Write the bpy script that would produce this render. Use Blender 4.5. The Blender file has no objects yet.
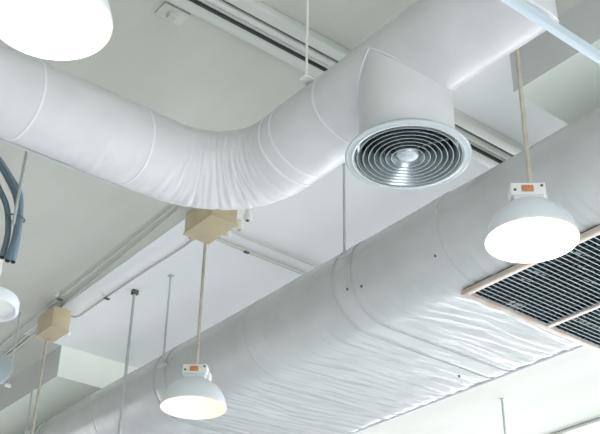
import bpy, bmesh, math, random
from mathutils import Vector, Matrix, noise
random.seed(7)
PI = math.pi
S = bpy.context.scene
COL = S.collection
H0 = 1.6                      # camera height; all z below are measured from eye level

# ------------------------------------------------------------------ materials
def mat(name, color, rough=.5, metal=0.0, emit=None, estr=0.0, coat=0.0):
    m = bpy.data.materials.new(name); m.use_nodes = True
    b = m.node_tree.nodes['Principled BSDF']
    b.inputs['Base Color'].default_value = (*color, 1)
    b.inputs['Roughness'].default_value = rough
    b.inputs['Metallic'].default_value = metal
    b.inputs['Coat Weight'].default_value = coat
    if emit:
        b.inputs['Emission Color'].default_value = (*emit, 1)
        b.inputs['Emission Strength'].default_value = estr
    return m

def noisy(m, c1, c2, scale=(1, 1, 1), nscale=3.0, detail=4, bump=0.0, bscale=30.0, bdist=.01, lo=.35, hi=.65, bstretch=None):
    """object-space noise between two colours, plus a fine bump"""
    nt = m.node_tree; N = nt.nodes; L = nt.links; b = N['Principled BSDF']
    tc = N.new('ShaderNodeTexCoord'); mp = N.new('ShaderNodeMapping'); mp.inputs['Scale'].default_value = scale
    L.new(tc.outputs['Object'], mp.inputs['Vector'])
    n = N.new('ShaderNodeTexNoise'); n.inputs['Scale'].default_value = nscale; n.inputs['Detail'].default_value = detail
    L.new(mp.outputs['Vector'], n.inputs['Vector'])
    r = N.new('ShaderNodeValToRGB'); r.color_ramp.elements[0].position = lo; r.color_ramp.elements[1].position = hi
    r.color_ramp.elements[0].color = (*c1, 1); r.color_ramp.elements[1].color = (*c2, 1)
    L.new(n.outputs['Fac'], r.inputs['Fac']); L.new(r.outputs['Color'], b.inputs['Base Color'])
    if bump:
        mp2 = N.new('ShaderNodeMapping'); mp2.inputs['Scale'].default_value = bstretch or (1, 1, 1)
        L.new(tc.outputs['Object'], mp2.inputs['Vector'])
        n2 = N.new('ShaderNodeTexNoise'); n2.inputs['Scale'].default_value = bscale; n2.inputs['Detail'].default_value = 3
        L.new(mp2.outputs['Vector'], n2.inputs['Vector'])
        bp = N.new('ShaderNodeBump'); bp.inputs['Strength'].default_value = bump; bp.inputs['Distance'].default_value = bdist
        L.new(n2.outputs['Fac'], bp.inputs['Height']); L.new(bp.outputs['Normal'], b.inputs['Normal'])
    return m

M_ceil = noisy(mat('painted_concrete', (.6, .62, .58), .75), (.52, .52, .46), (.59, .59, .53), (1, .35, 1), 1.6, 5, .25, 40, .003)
M_recess = noisy(mat('brightened_ceiling_panel', (.85, .88, .88), .7), (.88, .90, .90), (.92, .93, .93), (1, .4, 1), 1.4, 5, .2, 40, .003)
M_soffit = noisy(mat('painted_soffit', (.5, .55, .48), .75), (.81, .865, .78), (.85, .90, .82), (1, 1, 1), 2, 5, .2, 40, .003)
M_side_shade = noisy(mat('shaded_side_grey', (.55, .56, .54), .8), (.55, .56, .54), (.60, .61, .59), (1, 1, 1), 2, 5, .2, 40, .003)
M_floor = noisy(mat('floor_tile', (.6, .6, .58), .4), (.62, .66, .71), (.68, .71, .76))
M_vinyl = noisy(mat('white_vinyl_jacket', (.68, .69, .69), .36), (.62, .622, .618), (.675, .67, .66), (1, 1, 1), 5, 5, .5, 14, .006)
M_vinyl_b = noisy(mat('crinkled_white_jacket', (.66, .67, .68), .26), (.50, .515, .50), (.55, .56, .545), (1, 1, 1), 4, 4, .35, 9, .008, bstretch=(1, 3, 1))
M_tape = mat('white_seam_tape', (.74, .76, .78), .3)
M_alu = mat('brushed_aluminium', (.50, .55, .56), .32, .8)
M_alu_matt = mat('matt_aluminium', (.50, .54, .54), .42, .5)
M_dark = mat('dark_duct_inside', (.012, .017, .018), .8)
M_slat = mat('blue_grey_slat', (.46, .54, .56), .4, .3)
M_wire = mat('dark_cross_wire', (.10, .13, .14), .5, .3)
M_gframe = noisy(mat('beige_grille_frame', (.62, .55, .47), .4), (.66, .60, .54), (.56, .42, .33), (1, 1, 1), 7)
M_white = mat('white_enamel', (.74, .78, .79), .3, coat=.3)
M_refl = mat('reflector_inside', (.88, .81, .72), .3)
M_bulb = mat('lamp_glass', (1, .96, .9), .3, emit=(1, .93, .84), estr=26)
M_bulb2 = mat('small_lamp_glass', (1, .96, .9), .3, emit=(1, .86, .62), estr=2.2)
M_rod = noisy(mat('beige_stem', (.58, .54, .46), .45), (.60, .56, .48), (.46, .40, .32), (1, 1, 1), 9)
M_steel = mat('galvanised_rod', (.52, .56, .55), .4, .3)
M_bracket = mat('dark_green_bracket', (.10, .13, .10), .5, .3)
M_box = noisy(mat('beige_junction_box', (.62, .55, .40), .5), (.64, .54, .35), (.56, .47, .31), (1, 1, 1), 6)
M_terminal = mat('copper_terminal', (.62, .25, .10), .4, .2)
M_cover = mat('pale_plastic', (.80, .80, .75), .4)
M_hose = mat('blue_grey_hose', (.14, .20, .23), .4, .3)
M_hose2 = mat('pale_blue_sleeve', (.26, .36, .42), .38, .2)
M_pipe = mat('painted_conduit', (.50, .52, .47), .5)
M_pipe_w = mat('white_painted_conduit', (.58, .60, .55), .45)
M_gap = mat('dark_gap', (.05, .06, .05), .8)
M_strut = mat('pale_blue_painted_steel', (.60, .68, .73), .35, .15)
M_red = mat('pale_red_tag', (.75, .42, .36), .5)
M_grey = mat('pale_grey_plastic', (.50, .56, .60), .45)

# ------------------------------------------------------------------ helpers
def W(p): return Vector((p[0], p[1], p[2] + H0))
def props(o, label=None, cat=None, group=None, kind=None):
    if label: o['label'] = label
    if cat: o['category'] = cat
    if group: o['group'] = group
    if kind: o['kind'] = kind
    return o
def empty(name, loc, label=None, cat=None, group=None):
    o = bpy.data.objects.new(name, None); COL.objects.link(o); o.location = loc; o.empty_display_size = .05
    return props(o, label, cat, group)
def link(name, bm, m, parent=None, loc=None, smooth=True):
    bmesh.ops.recalc_face_normals(bm, faces=bm.faces)
    me = bpy.data.meshes.new(name); bm.to_mesh(me); bm.free()
    if isinstance(m, (list, tuple)):
        for x in m: me.materials.append(x)
    else: me.materials.append(m)
    if smooth:
        for p in me.polygons: p.use_smooth = True
        me.set_sharp_from_angle(angle=math.radians(38))
    o = bpy.data.objects.new(name, me); COL.objects.link(o)
    if parent: o.parent = parent
    if loc is not None: o.location = loc
    return o
def box(bm, c, s, bev=0.0):
    g = bmesh.ops.create_cube(bm, size=1.0)
    for v in g['verts']: v.co = Vector((v.co.x * s[0] + c[0], v.co.y * s[1] + c[1], v.co.z * s[2] + c[2]))
    if bev:
        es = list({e for v in g['verts'] for e in v.link_edges})
        bmesh.ops.bevel(bm, geom=es, offset=bev, segments=2, affect='EDGES', profile=.5)
def tube(bm, pts, r, n=12, cap=True):
    """round tube along a list of points; r a number or a list"""
    pts = [Vector(p) for p in pts]; rs = r if isinstance(r, (list, tuple)) else [r] * len(pts)
    t0 = (pts[1] - pts[0]).normalized()
    up = Vector((0, 0, 1)) if abs(t0.z) < .9 else Vector((1, 0, 0))
    u = t0.cross(up).normalized(); rings = []
    for i, p in enumerate(pts):
        t = (pts[min(i + 1, len(pts) - 1)] - pts[max(i - 1, 0)]).normalized()
        u = (u - t * u.dot(t)).normalized(); v = t.cross(u)
        rings.append([bm.verts.new(p + (u * math.cos(a) + v * math.sin(a)) * rs[i]) for a in [2 * PI * k / n for k in range(n)]])
    for a, b in zip(rings, rings[1:]):
        for k in range(n): bm.faces.new((a[k], a[(k + 1) % n], b[(k + 1) % n], b[k]))
    if cap: bm.faces.new(rings[0]); bm.faces.new(rings[-1])
def lathe(bm, prof, n=48, closed=False, c=(0, 0, 0)):
    """profile of (radius, z)"""
    rings = []
    for r, z in prof:
        if r < 1e-6: rings.append([bm.verts.new((c[0], c[1], c[2] + z))])
        else: rings.append([bm.verts.new((c[0] + r * math.cos(2 * PI * k / n), c[1] + r * math.sin(2 * PI * k / n), c[2] + z)) for k in range(n)])
    pr = list(zip(rings, rings[1:])) + ([(rings[-1], rings[0])] if closed else [])
    for a, b in pr:
        for k in range(n):
            k2 = (k + 1) % n
            if len(a) == 1 and len(b) == 1: continue
            if len(a) == 1: bm.faces.new((a[0], b[k], b[k2]))
            elif len(b) == 1: bm.faces.new((a[k], a[k2], b[0]))
            else: bm.faces.new((a[k], a[k2], b[k2], b[k]))
def spline(pts, n=12):
    P = [Vector(p) for p in pts]; P = [P[0] * 2 - P[1]] + P + [P[-1] * 2 - P[-2]]; out = []
    for i in range(1, len(P) - 2):
        for k in range(n):
            t = k / n; a, b, c, d = P[i - 1:i + 3]
            out.append(.5 * ((2 * b) + (c - a) * t + (2 * a - 5 * b + 4 * c - d) * t * t + (3 * b - a - 3 * c + d) * t ** 3))
    out.append(P[-2]); return out
def copy_tree(o, parent=None, loc=None):
    c = o.copy(); COL.objects.link(c); c.parent = parent
    if loc is not None: c.location = loc
    for ch in list(o.children): copy_tree(ch, c)
    return c

CE = 3.55        # ceiling height above the eye
SO = 3.268       # underside of the lowered soffits
SX = 3.43        # their edge

# ------------------------------------------------------------------ setting
def slab(name, x0, x1, y0, y1, z0, z1, m):
    bm = bmesh.new(); box(bm, ((x0 + x1) / 2, (y0 + y1) / 2, (z0 + z1) / 2 + H0), (x1 - x0, y1 - y0, z1 - z0))
    return props(link(name, bm, m, smooth=False), kind='structure')
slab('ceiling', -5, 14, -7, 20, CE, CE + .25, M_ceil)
slab('trim_3', 3.08, 5.6, 2.655, 7.685, CE - .004, CE, M_recess)  # panel added in a paler colour for the brighter light on this ceiling
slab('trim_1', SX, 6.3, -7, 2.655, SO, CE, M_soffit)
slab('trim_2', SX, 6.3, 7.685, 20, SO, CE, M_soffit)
for o_ in (bpy.data.objects['trim_1'], bpy.data.objects['trim_2']):      # green soffit; long side greyer, its shade put into the colour
    o_.data.materials.append(M_side_shade)
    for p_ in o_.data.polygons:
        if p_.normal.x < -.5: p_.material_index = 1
slab('floor', -5, 14, -7, 20, -H0 - .1, -H0, M_floor)

# ------------------------------------------------------------------ round duct with the bend
RZ, R1 = 2.80, .194
DX, DY = 2.46, 3.71
YR = 1.91
root1 = empty('round_air_duct', W((DX, DY, RZ)), 'round white wrapped air duct bending below the ceiling, with a round diffuser neck', 'air duct')
def loc1(p): return Vector(p) - root1.location
BR = .42
path = []
x = -1.6
while x < DX - BR: path.append((Vector((x, DY, RZ)), Vector((1, 0, 0)))); x += .009
arcn = 110
for k in range(arcn + 1):
    a = PI / 2 * k / arcn
    path.append((Vector((DX - BR + BR * math.sin(a), DY - BR + BR * math.cos(a), RZ)), Vector((math.cos(a), -math.sin(a), 0))))
i_arc0 = len(path) - arcn - 1; i_arc1 = len(path) - 1
y = DY - BR - .02
while y > YR - R1 - .02: path.append((Vector((DX, y, RZ)), Vector((0, -1, 0)))); y -= .02
lens = [0]
for a, b in zip(path, path[1:]): lens.append(lens[-1] + (b[0] - a[0]).length)
s0, s1 = lens[i_arc0], lens[i_arc1]; sm = (s0 + s1) / 2
creases = [s0 - .36, s0 - .2, s0 - .09, s0 - .02, s0 + .05, s0 + .11, s0 + .17, s0 + .22, s0 + .29, s0 + .35, s0 + .42, s0 + .48, s1 - .08, s1, s1 + .07, s1 + .2]
cram = [random.uniform(.3, 1.0) * (1 if random.random() < .6 else -.9) for _ in creases]
def r1disp(s, ang, p):
    """how far the jacket stands off its round form: folds in the bend, soft dents elsewhere"""
    d = .0045 * noise.noise(Vector((p.x * 3.2, p.y * 3.2, ang * 1.3))) + .0018 * noise.noise(Vector((s * 16, ang * 2.0, 4)))
    d += .0011 * noise.noise(Vector((s * 30, ang * 7, 8)))
    w = math.exp(-((s - sm) / .42) ** 2)
    lower = .35 + .65 * max(0, -math.sin(ang))
    for c, a in zip(creases, cram):
        cc = c + .03 * noise.noise(Vector((c * 7, ang * 1.1, 2)))
        d += .0042 * a * (.35 + .65 * lower) * math.exp(-((s - cc) / .0085) ** 2) * (.75 + .25 * w)
    d += .0016 * w * lower * math.sin(s * 120 + 3.5 * noise.noise(Vector((s * 4, ang, 9))))
    d += .0022 * (.3 + w) * lower * noise.noise(Vector((s * 42, ang * 1.2, 6)))
    return d
def ring1(bm, i, rr, n, jacket=True, clip=None):
    c, t = path[i]; side = Vector((t.y, -t.x, 0)).normalized(); out = []
    for k in range(n):
        a = 2 * PI * k / n
        r = rr + (r1disp(lens[i], a, c) if jacket else 0)
        q = c + side * (r * math.cos(a)) + Vector((0, 0, r * math.sin(a)))
        out.append(q)
    return out
# horizontal run, its end mitred onto the riser
NR = 88
bm = bmesh.new(); prev = None
for i in range(len(path)):
    pts = ring1(bm, i, R1, NR)
    if i > i_arc1 and path[i][0].y < YR + R1 + .06:
        # clamp each point at the 45 degree mitre plane  y - YR = (z - RZ)
        pts = [Vector((q.x, max(q.y, YR + (q.z - RZ)), q.z)) for q in pts]
    cur = [bm.verts.new(loc1(W(q))) for q in pts]
    if prev:
        for k in range(NR): bm.faces.new((prev[k], prev[(k + 1) % NR], cur[(k + 1) % NR], cur[k]))
    prev = cur
bmesh.ops.remove_doubles(bm, verts=bm.verts, dist=1e-5)
link('duct_run', bm, M_vinyl, root1)
# riser going up to the slab
bm = bmesh.new(); prev = None
for j in range(70):
    z = RZ - R1 + j * (CE - .012 - RZ + R1) / 69; cur = []
    for k in range(NR):
        a = 2 * PI * k / NR; rr = R1 + .0025 + .002 * noise.noise(Vector((a * 2, z * 9, 1)))
        px, py = rr * math.cos(a), rr * math.sin(a)
        cur.append(bm.verts.new(loc1(W((DX + px, YR + py, max(z, RZ + py))))))
    if prev:
        for k in range(NR): bm.faces.new((prev[k], prev[(k + 1) % NR], cur[(k + 1) % NR], cur[k]))
    prev = cur
bmesh.ops.remove_doubles(bm, verts=bm.verts, dist=1e-5)
link('riser', bm, M_vinyl, root1)
# mitre tape
bm = bmesh.new()
tube(bm, [loc1(W((DX + R1 * math.cos(a), YR + R1 * math.sin(a), RZ + R1 * math.sin(a)))) for a in [PI + 2 * PI * k / 72 for k in range(73)]], .006, 8, False)
link('mitre_seam', bm, M_tape, root1)
# neck down to the diffuser
NX, NY = DX, 2.462
DZ = 2.342
bm = bmesh.new(); prev = None
for j in range(26):
    cur = []
    for k in range(72):
        a = 2 * PI * k / 72; rr = R1 + .001 + .0012 * noise.noise(Vector((a * 2, j * .3, 5)))
        px, py = rr * math.cos(a), rr * math.sin(a)
        top = RZ - abs(py) * .98 + .012
        cur.append(bm.verts.new(loc1(W((NX + px, NY + py, DZ + .012 + (top - DZ - .012) * j / 25)))))
    if prev:
        for k in range(72): bm.faces.new((prev[k], prev[(k + 1) % 72], cur[(k + 1) % 72], cur[k]))
    prev = cur
link('diffuser_neck', bm, M_vinyl, root1)
for sgn in (1, -1):
    bm = bmesh.new()
    tube(bm, [loc1(W((NX + (R1 + .002) * math.cos(a), NY + sgn * (R1 + .002) * abs(math.sin(a)), RZ + .012 - .98 * R1 * abs(math.sin(a))))) for a in [PI * k / 48 for k in range(49)]], [.003 + .006 * math.sin(PI * k / 48) for k in range(49)], 8, False)
    link('neck_seam', bm, M_tape, root1)
# flat tape rings where sheets of the jacket meet
def tape1(s, w=.02, th=.003):
    bm = bmesh.new(); prev = None
    i0 = min(range(len(lens)), key=lambda i: abs(lens[i] - s)); i0 = max(0, min(len(path) - 2, i0))
    c, t = path[i0]; side = Vector((t.y, -t.x, 0)).normalized()
    prof = [(-w / 2, -.004), (-w / 2, th), (w / 2, th), (w / 2, -.004)]; rings = []
    for k in range(72):
        a = 2 * PI * k / 72; base = R1 + r1disp(lens[i0], a, c)
        rings.append([bm.verts.new(loc1(W(c + t * (u + .012 * math.sin(a * 2 + s)) + side * ((base + h) * math.cos(a)) + Vector((0, 0, (base + h) * math.sin(a)))))) for u, h in prof])
    for k in range(72):
        for q in range(4): bm.faces.new((rings[k][q], rings[k][(q + 1) % 4], rings[(k + 1) % 72][(q + 1) % 4], rings[(k + 1) % 72][q]))
    link('seam_tape', bm, M_tape, root1)
for s, w_ in ((lens[i_arc0] - .72, .012), (lens[i_arc0] - .17, .010), (s1 + .05, .012), (s1 + .14, .014), (s1 + .46, .012)): tape1(s, w_, .002)

# thin strip added for the shading low on the straight run's far side
bm = bmesh.new()
tube(bm, [loc1(W((-1.6 + .25 * k, DY + .60 * R1, RZ - .835 * R1))) for k in range(15)], .008, 8)
link('edge_shade_strip', bm, M_steel, root1)
# diffuser
rd = empty('round_ceiling_diffuser', W((NX, NY, DZ)), 'round aluminium air diffuser with concentric rings at the duct neck', 'air diffuser')
bm = bmesh.new()
lathe(bm, [(.254, .010), (.254, .006), (.248, .002), (.235, .004), (.226, .0), (.220, .002), (.208, .05), (.203, .05), (.216, .008), (.24, .012)], 80, True)
link('outer_flange', bm, M_alu_matt, rd)
for r in (.206, .183, .160, .137, .114, .091, .068):
    bm = bmesh.new()
    lathe(bm, [(r, .002), (r - .004, .010), (r - .020, .034), (r - .0215, .0335), (r - .006, .010), (r - .0025, .002)], 72, True)
    link('diffuser_ring', bm, M_alu, rd)
bm = bmesh.new()
lathe(bm, [(0, .004), (.026, .005), (.040, .009), (.046, .018), (.042, .022), (0, .02)], 48)
link('center_disc', bm, M_alu, rd)
bm = bmesh.new()
lathe(bm, [(0, .075), (.185, .075), (.185, .08), (0, .08)], 48)
link('dark_backing', bm, M_dark, rd)
bm = bmesh.new()
for a in (0, PI / 2): 
    d = Vector((math.cos(a + .4), math.sin(a + .4), 0)) * .2
    tube(bm, [d + Vector((0, 0, .042)), -d + Vector((0, 0, .042))], .004, 6)
link('support_bar', bm, M_alu_matt, rd)

# ------------------------------------------------------------------ flat oval duct
ZB, R2 = 2.53, .282
XL, XR = 3.76, 4.75
root2 = empty('flat_oval_air_duct', W((XL, 4, ZB + R2)), 'large flat oval white air duct with crinkled jacket running across the lower right', 'air duct')
def loc2(p): return Vector(p) - root2.location
def prof2():
    P = []
    for k in range(30):          # left half round, from top round to the bottom
        a = PI / 2 + PI * k / 29; P.append((XL + R2 * math.cos(a), ZB + R2 + R2 * math.sin(a), math.cos(a), math.sin(a)))
    n = 60
    for k in range(1, n): P.append((XL + (XR - XL) * k / n, ZB, 0, -1))
    for k in range(30):
        a = -PI / 2 + PI * k / 29; P.append((XR + R2 * math.cos(a), ZB + R2 + R2 * math.sin(a), math.cos(a), math.sin(a)))
    for k in range(1, 12): P.append((XR - (XR - XL) * k / 12, ZB + 2 * R2, 0, 1))
    return P
PF = prof2()
straps = [4.0, 4.15, 6.0, 6.15, 8.0, 8.15]
seams = [3.30, 5.0, 7.0, 9.0]
def d2(x, y, z, nx, nz):
    flat = max(0, -nz)
    d = .004 * noise.noise(Vector((x * 2.2, y * 1.2, z * 2)))
    # crinkles on the slack bottom sheet, running across the duct
    q = Vector((x * 2.4 + .9 * y, (y + .10 * (x - 4.2)) * 33 + 1.5 * noise.noise(Vector((x * 2, y * 2, 3))), 1.7))
    c = noise.noise(q); c2 = noise.noise(Vector((x * 6, y * 46 + x * 4, 7)))
    amp = .0085 * (flat ** 3) + .0008
    calm = 1 - math.exp(-((y - 4.07) / .10) ** 2) * .7
    d += amp * calm * (c * 1.0 + c2 * .4)
    for s in straps: d -= .007 * math.exp(-((y - s) / .012) ** 2)
    for s in (4.075, 6.075, 8.075): d += .003 * math.exp(-((y - s) / .05) ** 2)
    return d
bm = bmesh.new(); prev = None
y = 1.35
while y < 12.0:
    cur = [bm.verts.new(loc2(W((px + nx * d2(px, y, pz, nx, nz), y, pz + nz * d2(px, y, pz, nx, nz))))) for px, pz, nx, nz in PF]
    if prev:
        for k in range(len(cur)): bm.faces.new((prev[k], prev[(k + 1) % len(cur)], cur[(k + 1) % len(cur)], cur[k]))
    else: bm.faces.new(cur)
    prev = cur
    y += .0125 if y < 6.2 else .05
bm.faces.new(prev)
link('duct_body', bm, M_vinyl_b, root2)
def band2(y, w, th, m, name):
    bm = bmesh.new(); rr = []
    for px, pz, nx, nz in PF:
        r_ = []
        for u, h in ((-w / 2, -.004), (-w / 2, th), (w / 2, th), (w / 2, -.004)):
            h2 = h + d2(px, y, pz, nx, nz) * .6
            r_.append(bm.verts.new(loc2(W((px + nx * h2, y + u, pz + nz * h2)))))
        rr.append(r_)
    n = len(rr)
    for k in range(n):
        for q in range(4): bm.faces.new((rr[k][q], rr[k][(q + 1) % 4], rr[(k + 1) % n][(q + 1) % 4], rr[(k + 1) % n][q]))
    link(name, bm, m, root2)
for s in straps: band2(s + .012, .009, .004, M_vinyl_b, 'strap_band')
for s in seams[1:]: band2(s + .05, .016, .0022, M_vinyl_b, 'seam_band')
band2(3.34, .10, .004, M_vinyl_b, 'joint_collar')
# standing seam along the right lower edge
bm = bmesh.new()
tube(bm, [loc2(W((XR + .10, y_, ZB + .012))) for y_ in [1.4 + .3 * k for k in range(34)]], .012, 8)
link('edge_seam', bm, M_tape, root2)
for (x_, y_) in ((3.53, 3.36), (4.62, 4.25), (3.51, 3.93), (3.5, 4.04)):
    bm = bmesh.new()
    z_ = ZB + R2 - math.sqrt(max(0, R2 ** 2 - (x_ - XL) ** 2)) if x_ < XL else ZB
    g = bmesh.ops.create_icosphere(bm, subdivisions=2, radius=.009)
    for v in g['verts']: v.co += loc2(W((x_, y_, z_)))
    link('screw', bm, M_bracket, root2)

# ------------------------------------------------------------------ return air grille under the oval duct
GZ = 2.505
gx0, gx1, gx2 = 3.735, 4.405, 5.075
gy0, gy1 = 1.55, 3.385
gr = empty('return_air_grille', W((gx0, gy1, GZ)), 'dark louvred return air grille in a beige frame under the flat duct', 'air grille')
def lg(p): return Vector(p) - gr.location
fw = .034
bm = bmesh.new()
for c, s in ((((gx0 + gx2) / 2, gy1 - fw / 2, GZ), (gx2 - gx0, fw, .03)), (((gx0 + gx2) / 2, gy0 + fw / 2, GZ), (gx2 - gx0, fw, .03)),
             ((gx0 + fw / 2, (gy0 + gy1) / 2, GZ), (fw, gy1 - gy0 - 2 * fw, .03)), ((gx2 - fw / 2, (gy0 + gy1) / 2, GZ), (fw, gy1 - gy0 - 2 * fw, .03))):
    box(bm, lg(W(c)), s, .004)
link('outer_frame', bm, M_gframe, gr)
bm = bmesh.new(); box(bm, lg(W((gx1, (gy0 + gy1) / 2, GZ))), (.032, gy1 - gy0 - 2 * fw, .028), .004)
link('mullion', bm, M_gframe, gr)
bm = bmesh.new()
box(bm, lg(W(((gx0 + gx2) / 2, (gy0 + gy1) / 2, GZ + .022))), (gx2 - gx0 - .02, gy1 - gy0 - .02, .004))
link('dark_backing', bm, M_dark, gr, smooth=False)
for (xa, xb) in ((gx0 + fw, gx1 - .016), (gx1 + .016, gx2 - fw)):
    bm = bmesh.new(); y = gy0 + fw + .01
    while y < gy1 - fw:
        g = bmesh.ops.create_cube(bm, size=1)
        for v in g['verts']:
            q = Vector((v.co.x * (xb - xa) + (xa + xb) / 2, v.co.y * .005 + y + v.co.z * .014, GZ + v.co.z * .014))
            v.co = lg(W(q))
        y += .033
    link('slats', bm, M_slat, gr, smooth=False)
    bm = bmesh.new(); x = xa + .016
    while x < xb:
        box(bm, lg(W((x, (gy0 + gy1) / 2, GZ + .004))), (.0022, gy1 - gy0 - 2 * fw, .008)); x += .054
    link('cross_wires', bm, M_wire, gr, smooth=False)

# ------------------------------------------------------------------ pendant lamps
def lamp(loc, top, label, bulb, off=(0, 0), tilt=0):
    """origin: centre of the open rim"""
    o = empty('pendant_lamp', W(loc), label, 'pendant lamp', 'industrial dome pendant lamps')
    R = .199
    outer = [(R, 0), (R * 1.005, .006), (R * .985, .022), (R * .93, .062), (R * .83, .102), (R * .69, .136), (R * .52, .160), (R * .36, .173), (.045, .178)]
    inner = [(.044, .171), (R * .35, .167), (R * .5, .154), (R * .67, .131), (R * .81, .097), (R * .91, .058), (R * .965, .02), (R * .98, 0)]
    bm = bmesh.new(); lathe(bm, outer + inner, 64, True)
    sh = link('lamp_shade', bm, [M_white, M_refl], o)
    for p in sh.data.polygons:
        c = p.center; rr = math.hypot(c.x, c.y)
        if p.normal.z < -.05 or (p.normal.x * c.x + p.normal.y * c.y) < -1e-4: p.material_index = 1
    bm = bmesh.new(); lathe(bm, [(0, .045), (.035, .048), (.058, .062), (.066, .085), (.058, .112), (.036, .135), (.024, .150), (.022, .168), (0, .17)], 32)
    link('bulb', bm, bulb, o)
    # gear box on top
    bm = bmesh.new()
    box(bm, (0, 0, .190), (.13, .10, .024), .004)
    link('shade_collar', bm, M_white, o).rotation_euler = (0, 0, -.72)
    bm = bmesh.new(); box(bm, (0, 0, .232), (.150, .105, .062), .006)
    gb = link('gear_box', bm, M_cover, o); gb.rotation_euler = (0, 0, -.72)
    bm = bmesh.new(); box(bm, (-.004, -.0545, .232), (.052, .010, .030), .003)
    t = link('copper_terminal', bm, M_terminal, gb)
    for sx in (-.058, .058):
        bm = bmesh.new(); tube(bm, [(sx, -.050, .236 + .01 * (1 if sx > 0 else -1)), (sx, -.0555, .236 + .01 * (1 if sx > 0 else -1))], .0065, 10)
        link('screw', bm, M_bracket, gb)
    bm = bmesh.new(); box(bm, (.030, .030, .205), (.12, .07, .055), .008)
    link('side_cover', bm, M_cover, o).rotation_euler = (0, 0, -.72)
    bm = bmesh.new(); tube(bm, [(0, 0, .262), (0, 0, .29)], .016, 14); tube(bm, [(0, 0, .28), (0, 0, top - loc[2])], .0105, 12)
    q = link('stem', bm, M_rod, o, (off[0], off[1], 0)); q.rotation_euler = (.62 * tilt, .78 * tilt, 0)
    return o
LR = (3.125, 2.41, 2.18); LL = (3.142, 5.04, 2.175); LU = (.893, 2.452, 2.18)
lamp(LR, CE, 'lit white dome pendant lamp at right, in front of the dark grille', M_bulb, (.012, -.010), .014)
lamp(LL, 3.30, 'smaller looking lit dome pendant lamp hanging from the beige box behind the duct bend', M_bulb2)
lamp(LU, CE, 'brightly lit dome pendant lamp cut by the upper left corner', M_bulb)
# the stem of a further lamp under the second box
lamp((3.045, 7.115, 2.18), 3.30, 'pendant lamp below the bottom edge, only its beige stem showing at lower left', M_bulb2)

# ------------------------------------------------------------------ junction boxes
def jbox(x0, x1, y0, y1, z0, label, tags):
    c = Vector(((x0 + x1) / 2, (y0 + y1) / 2, CE))
    o = empty('junction_box', W(c), label, 'junction box', 'beige junction boxes on the ceiling')
    bm = bmesh.new(); box(bm, (0, 0, (z0 - CE - .08) / 2), (x1 - x0, y1 - y0, CE - .08 - z0), .004)
    link('box_body', bm, M_box, o)
    bm = bmesh.new(); box(bm, (0, 0, -.04), (.06, .08, .08)); link('mounting_stub', bm, M_pipe, o)
    bm = bmesh.new(); box(bm, (0, 0, z0 - CE - .003), (x1 - x0 + .012, y1 - y0 + .012, .008), .002)
    link('box_lid', bm, M_box, o)
    for (dx, dy, dz, m) in tags:
        t = bmesh.new(); lathe(t, [(0, -.028), (.022, -.026), (.026, -.012), (.026, .014), (.016, .02), (.016, .045), (0, .045)], 20)
        f = link('cable_gland', t, M_cover, o, (dx, dy, dz))
        t = bmesh.new(); lathe(t, [(0, -.034), (.010, -.034), (.012, -.027), (0, -.027)], 14)
        link('gland_cap', t, m, f)
    return o
jbox(2.975, 3.165, 4.72, 5.04, 3.315, 'beige junction box tucked against the bend of the round duct', [(.155, -.10, -.20, M_red), (.15, .03, -.2, M_cover), (.0, .235, -.17, M_red), (.155, -.19, -.17, M_bracket)])
jbox(2.955, 3.105, 6.86, 7.13, 3.30, 'beige junction box at lower left near the ceiling recess corner', [(.13, .02, -.20, M_cover)])

# ------------------------------------------------------------------ conduits on the ceiling
def conduit(pts, r, m, label, name='conduit', group=None, clips=()):
    o = empty(name, W(pts[0]), label, 'conduit', group)
    bm = bmesh.new(); tube(bm, [W(p) - o.location for p in pts], r, 12)
    link('pipe', bm, m, o)
    for (x, y, z) in clips:
        bm = bmesh.new()
        box(bm, W((x, y, z)) - o.location, (.045, .022, .012), .002)
        c = link('pipe_clip', bm, M_bracket, o)
        bm = bmesh.new(); box(bm, W((x - .03, y, (z + CE) / 2 + .01)) - o.location, (.02, .03, CE - z - .02), .002)
        link('clip_post', bm, M_cover, c)
    return o
conduit([(2.90, 4.9, 3.52), (2.915, 5.2, 3.52), (2.965, 6.8, 3.52), (3.03, 8.2, 3.52), (3.2, 12, 3.52)], .0085, M_pipe, 'outer one of the paired grey conduits at left, farther from the oval duct', clips=[(2.965, 6.80, 3.50)])
conduit([(2.95, 5.1, 3.52), (2.975, 5.5, 3.52), (3.04, 6.8, 3.52), (3.125, 8.2, 3.52), (3.35, 12, 3.52)], .0085, M_pipe, 'second of the paired grey conduits at left, the one passing closer to the beige box')
conduit([(3.16, 5.02, 3.5), (3.24, 5.14, 3.52), (3.255, 5.5, 3.52), (3.24, 6.0, 3.52), (3.235, 6.6, 3.52), (3.24, 7.0, 3.52), (3.22, 7.05, 3.52), (3.14, 7.04, 3.52), (3.12, 7.03, 3.52)], .0085, M_pipe, 'single grey conduit linking the two beige boxes, bent at its far end', clips=[(3.235, 6.55, 3.50)])
conduit([(3.1, 7.14, 3.50), (3.13, 7.6, 3.52), (3.2, 9.0, 3.52), (3.35, 12, 3.52)], .014, M_pipe, 'grey conduit leaving the lower left beige box away from the viewer')
conduit([(3.14, 4.86, 3.5), (3.3, 5.12, 3.53), (3.5, 5.135, 3.53), (5.6, 5.16, 3.53)], .010, M_pipe_w, 'upper thin pale conduit from the beige box towards the oval duct')
conduit([(3.16, 5.0, 3.5), (3.3, 5.275, 3.53), (3.5, 5.285, 3.53), (5.6, 5.32, 3.53)], .013, M_pipe_w, 'lower thin pale conduit from the beige box towards the oval duct', clips=[(3.64, 5.287, 3.52)])
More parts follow.
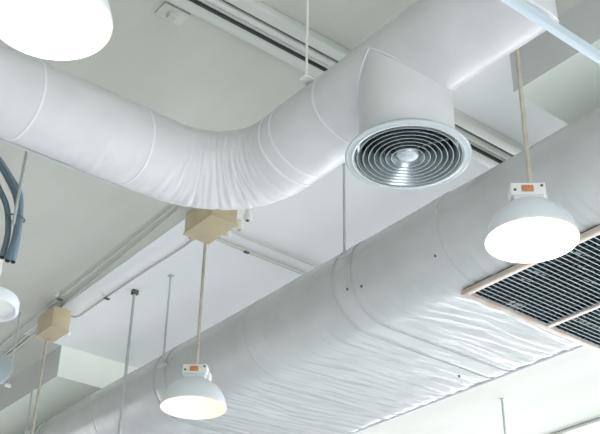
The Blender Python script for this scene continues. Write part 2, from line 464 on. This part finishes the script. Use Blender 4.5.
# the group across the top, along the other direction
def run(name, y, w, h, label, cat, m, rnd=False):
    bm = bmesh.new()
    if rnd: tube(bm, [(-3, 0, 0), (2.6, 0, 0)], w / 2, 14)
    else: box(bm, (-.2, 0, 0), (5.6, w, h), .004)
    return props(link(name, bm, m, None, W((3.0, y, CE - h / 2))), label, cat)
run('wireway', 3.415, .072, .036, 'flat beige wireway, lowest in the group of runs across the ceiling top', 'wireway', M_pipe_w)
run('conduit', 3.350, .030, .030, 'thinnest conduit beside the flat wireway at the top of the ceiling', 'conduit', M_pipe_w, True)
run('conduit', 3.304, .048, .048, 'middle round conduit in the group of runs across the top', 'conduit', M_pipe_w, True)
run('wireway', 3.222, .066, .050, 'pale square wireway, uppermost in the group of runs across the top', 'wireway', M_pipe_w)
for y_, lab in ((3.2645, 'dark strip for the shaded gap beside the uppermost pale wireway across the top'), (3.4585, 'dark strip for the shade along the lower edge of the flat wireway across the top'), (3.371, 'dark strip for the shaded gap between the flat wireway and the thinnest conduit')):  # dark strips added for the shaded gaps along the runs
    bm = bmesh.new(); box(bm, (-.2, 0, 0), (5.6, .009, .040 if y_ < 3.44 else .018))
    props(link('gap_shade', bm, M_gap, None, W((3.0, y_, CE - (.020 if y_ < 3.44 else .009)))), lab, 'gap_shade')
# far conduit in the bright area at lower right
conduit([(8.2, 2.0, 3.532), (8.3, 6.1, 3.532), (8.5, 12, 3.532)], .02, M_pipe_w, 'faint conduit on the bright ceiling at the lower right corner')
# smoke detector plate
o = empty('ceiling_plate', W((1.915, 3.545, CE)), 'pale square plate with a dark knob on the ceiling near the top runs', 'detector')
bm = bmesh.new(); box(bm, (0, 0, -.006), (.15, .11, .012), .004); link('plate', bm, M_ceil, o)
bm = bmesh.new(); lathe(bm, [(0, -.035), (.022, -.034), (.03, -.02), (.03, -.01), (0, -.01)], 20); link('knob', bm, M_pipe, o, (0, 0, 0))

# ------------------------------------------------------------------ hanger rods
def rod(x, y, z0, z1, r, label, m=M_steel, plate=True, foot=None):
    o = empty('hanger_rod', W((x, y, z1)), label, 'hanger rod')
    bm = bmesh.new(); tube(bm, [(0, 0, 0), (0, 0, z0 - z1)], r, 10); link('rod', bm, m, o)
    if plate == 'dark':
        bm = bmesh.new(); box(bm, (0, 0, -.02), (.05, .04, .04), .005); link('ceiling_bracket', bm, M_bracket, o)
        bm = bmesh.new(); box(bm, (.034, 0, -.016), (.02, .04, .032), .004); link('bracket_plate', bm, M_cover, o)
    elif plate:
        bm = bmesh.new(); lathe(bm, [(0, 0), (.024, 0), (.024, -.006), (.010, -.010), (.010, -.022), (0, -.022)], 16); link('ceiling_anchor', bm, m, o)
    if foot:
        bm = bmesh.new(); box(bm, (0, 0, z0 - z1), foot, .004); link('foot_clamp', bm, m, o)
    return o
rod(3.372, 6.37, 2.1, CE, .012, 'hanger rod with dark green ceiling bracket, left of the smaller lamp', M_steel, 'dark')
rod(3.452, 5.985, 2.83, CE, .008, 'thin hanger rod holding the oval duct just left of the smaller lamp', foot=(.03, .10, .012))
rod(3.452, 4.01, 2.89, CE, .008, 'thin hanger rod below the diffuser reaching the oval duct', foot=(.03, .10, .012))
rod(2.30, 2.93, 2.945, CE, .006, 'thin pale hanger rod holding the round duct at the top centre', M_cover, foot=(.055, .06, .012))
rod(7.2, 6.1, 2.4, CE, .012, 'thin hanger rod in the bright area at lower right', M_steel, True, None)
rod(3.40, 8.08, 2.3, SO, .009, 'thin greenish rod beside the pendant stem at lower left', M_steel, False)
# rod 1.61,4.4 holds the hose bundle and the puck light
rod(1.600, 4.36, 2.56, CE, .008, 'thin rod beside the hose bundle at the left edge', M_steel, True)

# ------------------------------------------------------------------ hose bundle
hb = empty('hose_bundle', W((1.62, 4.4, 2.37)), 'bundle of blue grey flexible hoses curving down at the left edge', 'hoses', None)
hose_paths = [
    [(1.15, 4.47, 3.20), (1.32, 4.46, 3.08), (1.476, 4.45, 2.965), (1.57, 4.44, 2.865), (1.625, 4.42, 2.78), (1.645, 4.41, 2.66), (1.650, 4.40, 2.52), (1.648, 4.40, 2.385)],
    [(1.15, 4.43, 3.15), (1.32, 4.43, 3.03), (1.476, 4.42, 2.915), (1.56, 4.41, 2.815), (1.600, 4.39, 2.73), (1.620, 4.38, 2.64), (1.628, 4.38, 2.52), (1.612, 4.38, 2.37)],
    [(1.15, 4.49, 3.12), (1.32, 4.48, 2.98), (1.476, 4.46, 2.850), (1.535, 4.45, 2.77), (1.575, 4.44, 2.70), (1.600, 4.44, 2.62), (1.608, 4.43, 2.52), (1.597, 4.42, 2.40)],
]
for hp, m in zip(hose_paths, (M_hose2, M_hose, M_hose)):
    P = spline(hp, 26); bm = bmesh.new()
    rs = [.0150 * (1 + .045 * (k % 2)) for k in range(len(P))]
    tube(bm, [W(p) - hb.location for p in P], rs, 14)
    h = link('hose', bm, m, hb)
    e = W(P[-1]) - hb.location
    bm = bmesh.new(); tube(bm, [e + Vector((0, 0, .004)), e - Vector((0, 0, .006))], .0115, 12); link('hose_opening', bm, M_dark, h)
for z in (2.62,):
    bm = bmesh.new(); tube(bm, [Vector((.046 * math.cos(a) + .002, .036 * math.sin(a) + .0, z - 2.37)) for a in [2 * PI * k / 32 for k in range(33)]], .004, 6, False)
    link('cable_tie', bm, M_bracket, hb)
# puck light
pk = empty('round_puck_light', W((1.565, 4.44, 2.12)), 'flat white round pendant light with raised rim at the left edge', 'pendant light')
bm = bmesh.new(); lathe(bm, [(0, .075), (.12, .072), (.150, .06), (.158, .045), (.160, .0), (.152, -.004), (.144, 0), (.138, .016), (.12, .02), (0, .022)], 56)
link('housing', bm, M_white, pk)
bm = bmesh.new(); lathe(bm, [(0, .010), (.125, .012), (.134, .018), (0, .021)], 48); link('light_disc', bm, M_cover, pk)
bm = bmesh.new(); tube(bm, spline([(0, 0, .074), (.012, 0, .12), (.03, -.01, .19), (.026, -.02, .262)], 8), [.02 - .00035 * k for k in range(25)], 12); link('cord', bm, M_cover, pk)
# grey disc at the left edge
gd = empty('round_grey_disc', W((2.66, 7.32, 2.98)), 'pale grey round disc cut by the left edge below the puck light', 'lamp')
bm = bmesh.new(); lathe(bm, [(0, .0), (.12, .006), (.19, .022), (.215, .04), (.22, .06), (.21, .075), (.13, .11), (.06, .13), (0, .13)], 56)
d = link('grey_dish', bm, M_grey, gd); d.rotation_euler = (math.radians(62), 0, math.radians(-24))
bm = bmesh.new(); box(bm, (.215, 0, -.05), (.05, .03, .025), .006); link('white_catch', bm, M_cover, gd)
bm = bmesh.new(); tube(bm, [(.215, 0, .57), (.215, 0, -.04)], .007, 8); tube(bm, [(.215, 0, -.04), (.06, .03, -.04)], .007, 8); link('suspension_rod', bm, M_steel, gd)

# ------------------------------------------------------------------ strut under the duct elbow
sb = empty('trapeze_strut', W((2.45, 1.69, 2.520)), 'pale blue steel angle strut crossing below the round duct at top right', 'support strut')
bm = bmesh.new()
L_ = 1.9; h_ = .038
box(bm, (0, 0, 0), (L_, .006, h_), .001); box(bm, (0, .012, -h_ / 2 + .003), (L_, .024, .006), .001)
o = link('strut_channel', bm, M_strut, sb, smooth=False); o.rotation_euler = (0, 0, .0)
for sx in (-.88, .88):
    bm = bmesh.new(); tube(bm, [(sx, .012, -.03), (sx, .012, CE - 2.52)], .008, 10); link('threaded_rod', bm, M_steel, sb)

# ------------------------------------------------------------------ light
def area(name, loc, rot, sx, sy, power, color):
    l = bpy.data.lights.new(name, 'AREA'); l.shape = 'RECTANGLE'; l.size = sx; l.size_y = sy; l.energy = power; l.color = color
    o = bpy.data.objects.new(name, l); COL.objects.link(o); o.location = loc; o.rotation_euler = rot; return o
# daylight: a tall glazed side beyond the oval duct, and windows behind the viewer
area('window_light_side', (14.5, 6, 3.0), (0, math.radians(90), 0), 4.2, 18, 1600, (.92, .95, 1.0))
area('window_light_high', (13.9, 5.5, 4.7), (0, math.radians(90), 0), .8, 8, 310, (.93, .96, 1.0))
area('window_light_rear', (-1, -5.8, 2.2), (math.radians(90), 0, 0), 6, 3.6, 350, (.88, .94, 1.0))
area('fill_light_far', (0, 17, 2.3), (math.radians(-90), 0, 0), 6, 3.6, 270, (.95, .96, .97))  # unseen fill added at the far end to brighten the ceiling
sl = bpy.data.lights.new('sun', 'SUN'); sl.energy = 4.7; sl.angle = .01; sl.color = (1, .97, .92)
so = bpy.data.objects.new('sun', sl); COL.objects.link(so)
el, az = math.radians(22), math.radians(-115)
so.rotation_euler = Vector((-math.cos(el) * math.cos(az), -math.cos(el) * math.sin(az), -math.sin(el))).to_track_quat('-Z', 'Y').to_euler()
def point(loc, e, col, r=.06):
    l = bpy.data.lights.new('lamp_glow', 'POINT'); l.energy = e; l.color = col; l.shadow_soft_size = r
    o = bpy.data.objects.new('lamp_glow', l); COL.objects.link(o); o.location = W(loc)
for p, e in ((LR, 9), (LL, .5), (LU, 9)): point((p[0], p[1], p[2] + .02), e, (1, .86, .70), .05)
w = bpy.data.worlds.new('World'); S.world = w; w.use_nodes = True
bg = w.node_tree.nodes['Background']; bg.inputs[0].default_value = (.88, .94, .90, 1); bg.inputs[1].default_value = .06

# ------------------------------------------------------------------ camera
cam = bpy.data.cameras.new('Camera'); co = bpy.data.objects.new('Camera', cam); COL.objects.link(co)
Mr = Matrix(((0.7828277980784981, -0.3300406071274345, -0.5274977120353459), (-0.6219987418752854, -0.39153183962254806, -0.6781005704667601), (0.01726857438042509, 0.858938889682344, -0.5117868502903625)))
# columns are the camera axes seen from the world; the third row of the pixel rays points along -z
co.matrix_world = Matrix.Translation((0, 0, H0)) @ Mr.to_4x4()
cam.sensor_fit = 'HORIZONTAL'; cam.sensor_width = 36; cam.lens = 1035.6862459 / 600 * 36; cam.clip_end = 200
S.camera = co
S.view_settings.view_transform = 'Standard'; S.view_settings.look = 'None'; S.view_settings.gamma = 1
S.view_settings.exposure = 0.22; S.view_settings.use_curve_mapping = False
